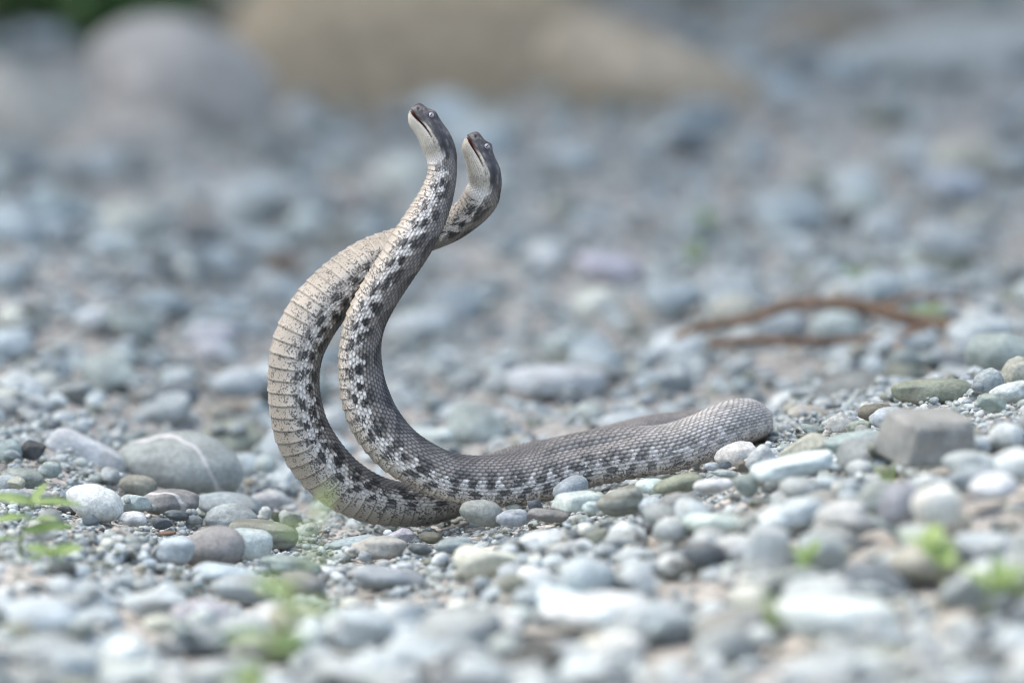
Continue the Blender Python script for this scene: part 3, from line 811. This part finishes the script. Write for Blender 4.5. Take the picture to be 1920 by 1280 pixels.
 (1570, 612, 96, 52, -4, 'round', 'paleblue', 'pale blue stone framed by the arch of the fallen twig', .0, ''),
 (1790, 345, 120, 56, -6, 'round', 'palegrey', 'broad pale grey boulder raised above a dark hollow far behind', 0, ''),
]
MATS = {'': M_STONE, 'v': M_VEIN, 'b': M_BAND}
for hi, (px, py, ww, hh, tl, kind, colr, label, dz, mk) in enumerate(HEROES):
    g = ground(px, py + .40 * hh)
    y = g[1] + dz
    rr = np.random.default_rng(900 + hi)
    for _ in range(2):
        c = at(px, py, y)
        sc = PXM * (FOC + y) / FOC
        ax, az = ww * sc / 2, hh * sc / 2
        ay = ax * rr.uniform(.7, .85) if kind != 'block' else min(ax * .7, az * 1.6)
        y = g[1] + dz + ay * .45
    c = at(px, py, y)
    az2 = az * 1.12; c[2] -= az * .12       # the lower edge sits in the gravel
    clr = np.array(PAL[colr]) * rr.uniform(.92, 1.08) * (1 + .03 * rr.normal(size=3))
    put_stone(c, (ax * 1.02, ay, az2), rot_y(R_(tl)) @ rot_z(rr.uniform(-.15, .15)), kind, hi % 9, tuple(np.clip(clr, .02, .8)), MATS[mk],
              'river_stone', label=label, group='river stones on the gravel bar')
    stamp(c, ax, ay, az2 * .9, 0, occ=True)

# ---------- scattered stones: larger ones first, settled on what lies below
PLACED = []
def in_frame(c, margin=40):
    d = c - CAM; f = d @ FWD
    px = 960 + (d @ RGT) / f * FOC / PXM; py = 640 - (d @ UPV) / f * FOC / PXM
    return (-margin < px < 1920 + margin) and (-margin < py < 1280 + margin), px, py, f
def scatter(n, x0, x1, y0, y1, d0, d1, sink=.32, pile=.010, big=True, power=2.2):
    u = rng.random(n); D_ = d0 * (d1 / d0) ** (u ** power)
    D_ = np.sort(D_)[::-1]
    X = rng.uniform(x0, x1, n); Y = rng.uniform(y0, y1, n)
    for k in range(n):
        x, y = X[k], Y[k]
        a_ = D_[k] / 2
        ix, iy = int((x - GX0) / GS), int((y - GY0) / GS)
        if not (0 <= ix < NX and 0 <= iy < NY): continue
        if OCC[iy, ix]: continue
        q = max(0, int(a_ * .7 / GS))
        sl_ = (slice(max(iy - q, 0), iy + q + 1), slice(max(ix - q, 0), ix + q + 1))
        if q and OCC[sl_].mean() > (.04 if big else .3): continue
        h = HM[sl_]; hz_ = float(h.mean() * .5 + h.max() * .5)
        if hz_ - T0[iy, ix] > pile + .25 * a_: continue
        b_, c_ = a_ * rng.uniform(.66, .95), a_ * rng.uniform(.42, .72)
        z = hz_ + c_ * (1 - 2 * sink)
        yaw = rng.uniform(0, math.pi)
        PLACED.append((x, y, z, a_, b_, c_, yaw, rng.normal() * .16, rng.normal() * .16, rng.integers(0, 9), rng.random() < .30, RAND[rng.integers(len(RAND))], rng.uniform(.80, 1.14)))
        stamp((x, y, z), a_, b_, c_, yaw)
# in front of the snakes
scatter(1150, -.60, .60, -1.12, -.34, .016, .043, power=1.45)
scatter(300, -.60, .60, -.36, -.12, .010, .020, power=1.6)
scatter(260, -.02, .60, -.36, -.16, .013, .027, power=1.6)
scatter(5200, -.60, .60, -1.12, -.12, .006, .014, big=False)
# around the focus
scatter(260, -.36, .40, -.16, .22, .009, .016, power=1.8)
scatter(2200, -.34, .40, -.20, .26, .0050, .010, big=False)
scatter(16000, -.30, .34, -.24, .24, .0022, .0054, big=False, pile=.005)
# behind
scatter(800, -.60, .60, .22, 1.2, .012, .040, power=1.6)
scatter(6500, -.60, .60, .20, 1.2, .006, .014, big=False)
scatter(750, -.62, .62, 1.15, 2.6, .013, .046, power=1.7)
scatter(2800, -.62, .62, 1.15, 2.6, .008, .020, big=False)

# the bar goes on to either side and towards the viewer
for (x0, x1, y0, y1, k) in ((-1.78, -.6, -1.1, 2.6, 1), (.6, 1.78, -1.1, 2.6, 1), (-1.78, 1.78, -1.88, -1.1, .66)):
    scatter(int(1500 * k), x0, x1, y0, y1, .018, .055, power=1.8)
    scatter(int(5200 * k), x0, x1, y0, y1, .009, .020, big=False)

NF = len(HEROES)
cand = []
for i, p in enumerate(PLACED):
    ok, px, py, f = in_frame(np.array(p[:3]), -10)
    if ok and py > 190: cand.append((p[3] * (p[3] + p[5]) / f ** 2, i))
cand.sort(reverse=True)
IND = set(i for _, i in cand[:296 - NF])
CUTS = [', ', ' with ', ' beside ', ' below ', ' on the ', ' at the ', ' behind ', ' in front ', ' in the ', ' between ', ' under ', ' leaning ', ' lying ', ' next ', ' overlapping', ' tucked', ' left ', ' right ',
        ' standing', ' among', ' touching', ' pointing', ' wedged', ' half ', ' topping', ' raised', ' framed', ' beneath', ' above', ' far ', ' just ', ' toward', ' near ']
def short(label):
    k = min([label.find(c) for c in CUTS if label.find(c) > 0] or [len(label)])
    return ' '.join(label[:k].split()[-5:])
ANCH = [(np.array(o.location), short(o['label'])) for o in bpy.data.objects if o.name.startswith('river_stone')]
def place_word(p):
    d = [np.linalg.norm(q - p) for q, _ in ANCH]; k = int(np.argmin(d))
    if d[k] < .16: return 'near the ' + ANCH[k][1]
    return ('in the gravel well before the snakes' if p[1] < -.3 else 'just in front of the snakes' if p[1] < 0 else 'a little way behind the snakes' if p[1] < 1.0 else 'far behind the snakes toward the bank')
GV, GF, GC = [], [], []; off = 0
OV, OF = octa()
T_LO = [shape(OV, 'angular' if i % 3 == 2 else 'round', 40 + i) for i in range(9)]
I1 = ico(2); T_HI = [shape(I1[0], 'angular' if i % 3 == 2 else 'round', 60 + i) for i in range(9)]
for i, (x, y, z, a_, b_, c_, yaw, t1, t2, ti, ang, cn, br) in enumerate(PLACED):
    Rm = rot_z(yaw) @ rot_x(t1) @ rot_y(t2)
    clr = np.clip(np.array(PAL[cn]) * br, .02, .78)
    if i in IND:
        size = 'large' if a_ > .019 else 'middling' if a_ > .012 else 'small'
        lab = f'{size} {"broken-edged" if ang else "rounded"} {WORD[cn]} stone {place_word(np.array((x, y, z)))}'
        put_stone((x, y, z), (a_, b_, c_), Rm, 'angular' if ang else 'round', int(ti), tuple(clr), M_STONE, 'river_stone',
                  label=lab, group=lab.replace(' stone ', ' stones ', 1))
        continue
    hi = a_ > .0038 and abs(y) < .3
    TV, TF = (T_HI[ti], I1[1]) if hi else (T_LO[ti], OF)
    GV.append((TV * (a_, b_, c_)) @ Rm.T + (x, y, z)); GF.append(TF + off); off += len(TV)
    GC.append(np.repeat(clr[None], len(TV), 0))
me = mesh_np('gravel', np.vstack(GV), np.vstack(GF)); set_col(me, np.vstack(GC))
link('gravel', me, M_GRAVEL, kind='stuff', label='loose mixed river gravel covering the bar between the larger stones', category='gravel')

# ------------------------------------------------------------------ fallen twigs
def twig(label, main, branches, cut=True):
    P0 = at(*main[0][:3])
    root = empty('fallen_twig', P0, label, 'twig')
    def build(nm, keys, parent, base):
        C = catmull(np.array([[*at(k[0], k[1] - 7, k[2]), k[3] * PXM * 1.2] for k in keys]), 14)
        C[:, :3] += np.random.default_rng(len(keys)).normal(size=(len(C), 3)) * .0004
        V, F = tube(C[:, :3], C[:, 3], 10)
        return link(nm, mesh_np(nm, V - base, F), M_TWIG, parent)
    build('main_stem', main, root, P0)
    for b in branches: build('side_branch', b, root, P0)
    if cut:
        k = main[-1]; c = at(k[0], k[1], k[2]); V, F = ico(2)
        e = link('broken_end', mesh_np('broken_end', V * np.array([.5, 1, 1]) * k[3] * PXM * 1.12, F), M_CUT, root); e.location = c - P0
g = ground(1500, 662)[1]
twig('arched brown fallen twig with a broken orange end lying behind the snakes',
     [(1265, 640, g, 6), (1320, 620, g, 8), (1400, 607, g, 9), (1470, 582, g, 10), (1560, 575, g + .01, 10), (1640, 588, g + .02, 12), (1700, 605, g + .02, 12), (1790, 622, g + .02, 11)],
     [[(1640, 590, g + .02, 8), (1690, 568, g + .05, 6), (1760, 565, g + .09, 5), (1850, 578, g + .12, 3)]])
twig('straight dark fallen stick forking down at one end, under the arched twig',
     [(1330, 652, g - .06, 5), (1420, 645, g - .05, 8), (1520, 648, g - .04, 8), (1610, 645, g - .03, 9), (1680, 638, g - .02, 9), (1740, 622, g - .01, 7)],
     [[(1665, 640, g - .02, 8), (1690, 662, g - .04, 7), (1712, 690, g - .07, 4)]], cut=False)
g2 = ground(520, 520)[1]
twig('short dark brown stub of driftwood standing among stones behind the bowed viper',
     [(440, 560, g2 - .06, 6), (490, 530, g2 - .02, 10), (525, 498, g2, 16), (548, 505, g2 + .02, 12)], [], cut=False)

# ------------------------------------------------------------------ green plants
def leaf_mesh(length, width, curl, seed):
    rg = np.random.default_rng(seed); n = 9; V = []; F = []
    for i in range(n):
        t = i / (n - 1); wd = width * math.sin(math.pi * min(1, t * .94 + .06)) ** .8 * (1 - .25 * t)
        x = length * t; z = -curl * length * t * t
        for sgn in (-1, -.5, 0, .5, 1): V.append((x, sgn * wd / 2 * (1 + .06 * rg.normal()), z + abs(sgn) * wd * .16))
    for i in range(n - 1):
        for j in range(4):
            a0 = i * 5 + j; F += [(a0, a0 + 1, a0 + 6), (a0, a0 + 6, a0 + 5)]
    return mesh_np('leaf', np.array(V), np.array(F))
def plant(name, label, base, height, lean, leaves, mat=None, cat='plant', stem=True):
    """leaves: (fraction of the stem, azimuth deg, pitch deg, length, width)"""
    root = empty(name, base, label, cat)
    tip = np.array([lean[0], lean[1], height])
    Pm = np.array([[0, 0, -.006], tip * .35 + (lean[0] * -.1, 0, .02 * height), tip * .7, tip])
    C = catmull(Pm, 8)
    if stem:
        V, F = tube(C, np.linspace(.0011, .0006, len(C)) * (height / .05) ** .5, 7)
        link('stem', mesh_np('stem', V, F), M_STEM, root)
    for i, (fr, az, pt, ln, wd) in enumerate(leaves):
        p = C[min(len(C) - 1, int(fr * (len(C) - 1)))]
        o = link('leaf', leaf_mesh(ln, wd, .25, i), mat or M_LEAF, root)
        o.location = p; o.rotation_euler = (R_(35 + 25 * math.sin(i * 2.4)) * (1 if math.cos(R_(az)) > 0 else -1), -R_(pt), R_(az))
    return root
def base_at(px, py, dz=0):
    g = ground(px, py); return np.array([g[0], g[1] + dz, terrain(g[0], g[1] + dz) - .003])
S = PXM
b = base_at(34, 1030)
plant('seedling', 'small bright green seedling with narrow leaves near the big pale blue-grey cobble', b, 96 * S, (26 * S, 0),
      [(1, -8, 8, 92 * S, 22 * S), (1, 172, 14, 96 * S, 24 * S), (.98, 60, 45, 66 * S, 22 * S), (.98, 250, 30, 60 * S, 22 * S), (.72, 200, 4, 76 * S, 22 * S), (.6, -30, 20, 70 * S, 20 * S), (.45, -10, 12, 96 * S, 24 * S), (.3, 195, 8, 70 * S, 24 * S), (.1, -20, 2, 110 * S, 30 * S)])
b = base_at(95, 1062)
plant('seedling', 'low seedling with a yellow-green leaf beside the blackish stone', b, 34 * S, (0, 0),
      [(1, 190, 25, 50 * S, 28 * S), (1, -15, 20, 60 * S, 30 * S), (.8, 280, 35, 44 * S, 26 * S), (.9, 90, 40, 40 * S, 24 * S)])
b = at(455, 1300, -.80); b[2] = terrain(b[0], b[1]) - .003
plant('leafy_sprig', 'tall thin green sprig rising in front of the belly loop', b, 400 * S, (120 * S, .01),
      [(.98, 60, 50, 110 * S, 16 * S), (.93, 200, 30, 70 * S, 20 * S), (.80, 20, 25, 80 * S, 24 * S), (.68, 170, 20, 80 * S, 34 * S), (.6, -15, 15, 90 * S, 36 * S), (.48, 190, 15, 90 * S, 40 * S), (.42, 30, 20, 90 * S, 44 * S),
       (.30, 160, 10, 80 * S, 40 * S), (.2, -20, 10, 90 * S, 46 * S), (.1, 200, 10, 110 * S, 50 * S), (.06, 20, 15, 110 * S, 50 * S), (.55, 80, 35, 90 * S, 44 * S), (.36, 250, 25, 90 * S, 46 * S), (.25, 100, 35, 90 * S, 46 * S), (.15, 280, 30, 100 * S, 50 * S)])
b = at(360, 1330, -.82); b[2] = terrain(b[0], b[1]) - .003
plant('leafy_sprig', 'low yellow-green sprig at the foot of the tall thin one', b, 80 * S, (10 * S, 0),
      [(1, 30, 40, 60 * S, 40 * S), (1, 170, 30, 70 * S, 40 * S), (.8, 90, 50, 60 * S, 34 * S), (.5, -60, 20, 70 * S, 40 * S)])
b = base_at(1672, 892)
plant('grass_tuft', 'small tuft of thin grass blades in front of the angular block', b, 14 * S, (0, 0),
      [(0, 100, 84, 66 * S, 6 * S), (0, 170, 64, 72 * S, 6 * S), (0, 10, 70, 50 * S, 5 * S), (0, 150, 74, 62 * S, 6 * S), (0, 60, 78, 52 * S, 5 * S), (0, 190, 80, 58 * S, 5 * S), (0, 20, 86, 44 * S, 5 * S)], stem=False, cat='grass')
for (px, py, hgt, lab, sd) in [(1190, 1090, 60, 'small green sprout beside the squarish pale greenish block', 1), (1150, 1165, 50, 'tiny green sprout at the edge of the very wide whitish cobble', 2),
                               (1770, 1120, 110, 'broad green sprout behind the huge whitish cobble', 3), (1850, 1165, 90, 'yellow-green sprout beside the broad green one', 4), (1450, 1185, 44, 'tiny dark green sprout beside the huge whitish cobble', 5)]:
    rr = np.random.default_rng(sd); b = base_at(px if sd > 2 else px + 330 * (sd == 1) + 300 * (sd == 2), py)
    plant('sprout', lab, b, hgt * S, (rr.uniform(-10, 10) * S, 0),
          [(rr.uniform(.4, 1), rr.uniform(0, 360), rr.uniform(10, 55), rr.uniform(.5, .9) * hgt * S, rr.uniform(.3, .42) * hgt * S) for _ in range(7)])
b = at(1742, 600, g + .03)
b[2] = terrain(b[0], b[1]) - .003
hg = at(1742, 582, g + .03)[2] - b[2]
plant('seedling', 'bright green seedling growing up past the arched twig', b, hg, (0, 0), [(1, 0, 15, 42 * S, 16 * S), (1, 185, 10, 44 * S, 16 * S), (1, 80, 40, 30 * S, 14 * S), (.95, 270, -20, 36 * S, 18 * S), (.6, 10, 10, 40 * S, 16 * S), (.55, 180, 10, 36 * S, 16 * S)])
for (px, py, hgt, lab) in [(1320, 445, 52, 'green sprout far behind above the whitish slanting stone'), (1292, 515, 60, 'dark green sprout beside the tall pinkish white stone'), (1600, 545, 50, 'dim green sprout behind the arched twig'), (1800, 490, 40, 'pale green sprout far behind the arched twig')]:
    rr = np.random.default_rng(px); b = base_at(px, py)
    plant('sprout', lab, b, hgt * S * 1.2, (0, 0), [(rr.uniform(.4, 1), rr.uniform(0, 360), rr.uniform(10, 50), rr.uniform(.5, .8) * hgt * S, .3 * hgt * S) for _ in range(7)])

# ------------------------------------------------------------------ river bank behind
def boulder(px, py, ww, hh, y, colr, kind, i, label, tl=0, ry=.8):
    y = ground(px, min(py + hh * .5, 330))[1] + (y if y < 1 else .1)
    c = at(px, py, y); sc = PXM * (FOC + y) / FOC
    ax, az = ww * sc / 2, hh * sc / 2
    low = terrain(c[0], c[1]) - .03
    if c[2] - az > low: d = (c[2] - az - low) / 2; az += d; c[2] -= d
    o = put_stone(c, (ax, ax * ry, az), rot_y(R_(tl)), kind, i, colr, M_STONE, 'boulder', label=label)
    o['category'] = 'boulder'
boulder(800, 90, 760, 270, 2.30, (.41, .33, .22), 'block', 1, 'big tan sandy boulder at the foot of the bank behind the heads', 2, .45)
boulder(1230, 130, 520, 190, 2.25, (.44, .37, .27), 'round', 2, 'tan boulder sloping down beside the big sandy one', -20, .45)
boulder(560, 40, 420, 260, 2.65, (.44, .39, .28), 'angular', 3, 'olive-tan boulder left behind the big sandy one', 8, .6)
boulder(350, 150, 330, 250, 2.05, (.46, .43, .385), 'round', 4, 'grey boulder on the gravel at the foot of the bank', -18, .6)
boulder(40, 220, 340, 230, 1.95, (.42, .405, .35), 'angular', 5, 'greenish grey boulder next to the grey one', 10, .6)
boulder(190, 255, 420, 120, 1.9, (.42, .39, .34), 'round', 8, 'low warm grey rock lying before the two grey boulders', 6, .5)
boulder(1560, 60, 300, 110, 3.0, (.26, .23, .18), 'round', 6, 'low brown boulder on the dark slope of the bank', 0, .7)
boulder(1800, 90, 460, 110, 2.9, (.42, .44, .41), 'angular', 7, 'long grey rock ledge at the bank foot', 4, .5)
def bush(px, py, y, ww, hh, n, label, mat):
    c = at(px, py, y); sc = PXM * (FOC + y) / FOC
    base = np.array([c[0], c[1], terrain(c[0], c[1]) - .02])
    root = empty('bush', base, label, 'bush')
    rg = np.random.default_rng(n)
    lv, lf = [], []; o = 0
    L0 = np.array([(0, 0, 0), (.5, .22, .06), (.5, -.22, .06), (1, 0, -.08)]); F0 = np.array([(0, 2, 1), (1, 2, 3)])
    for i in range(n):
        d = rg.normal(size=3); d /= np.linalg.norm(d); d *= rg.random() ** .4 * (1 + .25 * math.sin(5 * d[0] + 3 * d[2]))
        p = c - base + d * np.array([ww * sc / 2, ww * sc * .35, hh * sc / 2])
        p[2] = max(p[2], float(terrain(p[0] + base[0], p[1] + base[1])) - base[2] + .02 + .05 * rg.random())
        q = Matrix.Rotation(rg.uniform(0, 6.28), 3, 'Z') @ Matrix.Rotation(rg.uniform(-1, 1), 3, 'Y') @ Matrix.Rotation(rg.uniform(-1, 1), 3, 'X')
        lv.append(L0 * rg.uniform(.025, .045) @ np.array(q).T + p); lf.append(F0 + o); o += 4
    link('foliage', mesh_np('foliage', np.vstack(lv), np.vstack(lf)), mat, root, kind='stuff')
    top = c - base
    for i in range(6):
        e = top + rg.normal(size=3) * np.array([ww * sc * .25, ww * sc * .15, hh * sc * .2])
        V, F = tube(np.array([(0, 0, 0), e * .5 + (0, 0, .02), e]), np.array([.008, .006, .003]), 6)
        link('branch', mesh_np('branch', V, F), M_TWIG, root)
bush(110, 35, 1.95, 460, 170, 2600, 'green leafy bush on the bank above the greenish grey boulder', M_BUSH)
bush(1330, -30, 3.0, 620, 170, 3500, 'dark leafy bush on the bank above the sloping tan boulder', M_BUSH)
bush(1940, -10, 2.9, 380, 170, 2200, 'dark leafy bush on the bank above the grey rock ledge', M_BUSH)
# trees added out of view on the bank so their crowns shade the far gravel
def tree(x, y, h, cw, n, label, seed):
    rg = np.random.default_rng(seed)
    base = np.array([x, y, float(terrain(x, y)) - .05])
    root = empty('added_shade_tree', base, label, 'tree')
    C = catmull(np.array([(0, 0, 0), (.08, -.1, h * .3), (-.05, -.35, h * .6), (.05, -.6, h * .9)]), 8)
    V, F = tube(C, np.linspace(.16, .05, len(C)), 10)
    tr = link('trunk', mesh_np('trunk', V, F), M_TWIG, root)
    cen = np.array([0, -1.4, h * .85])
    for i in range(9):
        d = rg.normal(size=3); d[2] = abs(d[2]) * .5; d /= np.linalg.norm(d)
        p = C[int(len(C) * rg.uniform(.45, .9))]; e = cen + d * np.array([cw * .4, cw * .4, h * .2])
        V, F = tube(np.array([p, (p + e) / 2 + (0, 0, .1), e]), np.array([.05, .03, .012]), 6)
        link('limb', mesh_np('limb', V, F), M_TWIG, tr)
    L0 = np.array([(0, 0, 0), (.5, .26, .06), (.5, -.26, .06), (1, 0, -.08)]); F0 = np.array([(0, 2, 1), (1, 2, 3)])
    cl = rg.normal(size=(60, 3)); cl /= np.linalg.norm(cl, axis=1)[:, None]; cl *= rg.random((60, 1)) ** .4
    lv, lf = [], []
    for i in range(n):
        p = cen + (cl[rg.integers(60)] + rg.normal(size=3) * .13) * np.array([cw / 2, cw / 2, h * .25])
        q = Matrix.Rotation(rg.uniform(0, 6.28), 3, 'Z') @ Matrix.Rotation(rg.uniform(-.9, .9), 3, 'Y') @ Matrix.Rotation(rg.uniform(-.9, .9), 3, 'X')
        lv.append(L0 * rg.uniform(.13, .22) @ np.array(q).T + p); lf.append(F0 + 4 * i)
    link('crown', mesh_np('crown', np.vstack(lv), np.vstack(lf)), M_BUSH, root)
tree(-1.7, 4.3, 2.4, 4.8, 13000, 'leafy tree on the bank with a leaning trunk above the green bush', 11)
tree(1.7, 4.6, 2.5, 5.0, 13000, 'unseen leafy tree added for shade on the bank above the dark bushes', 12)
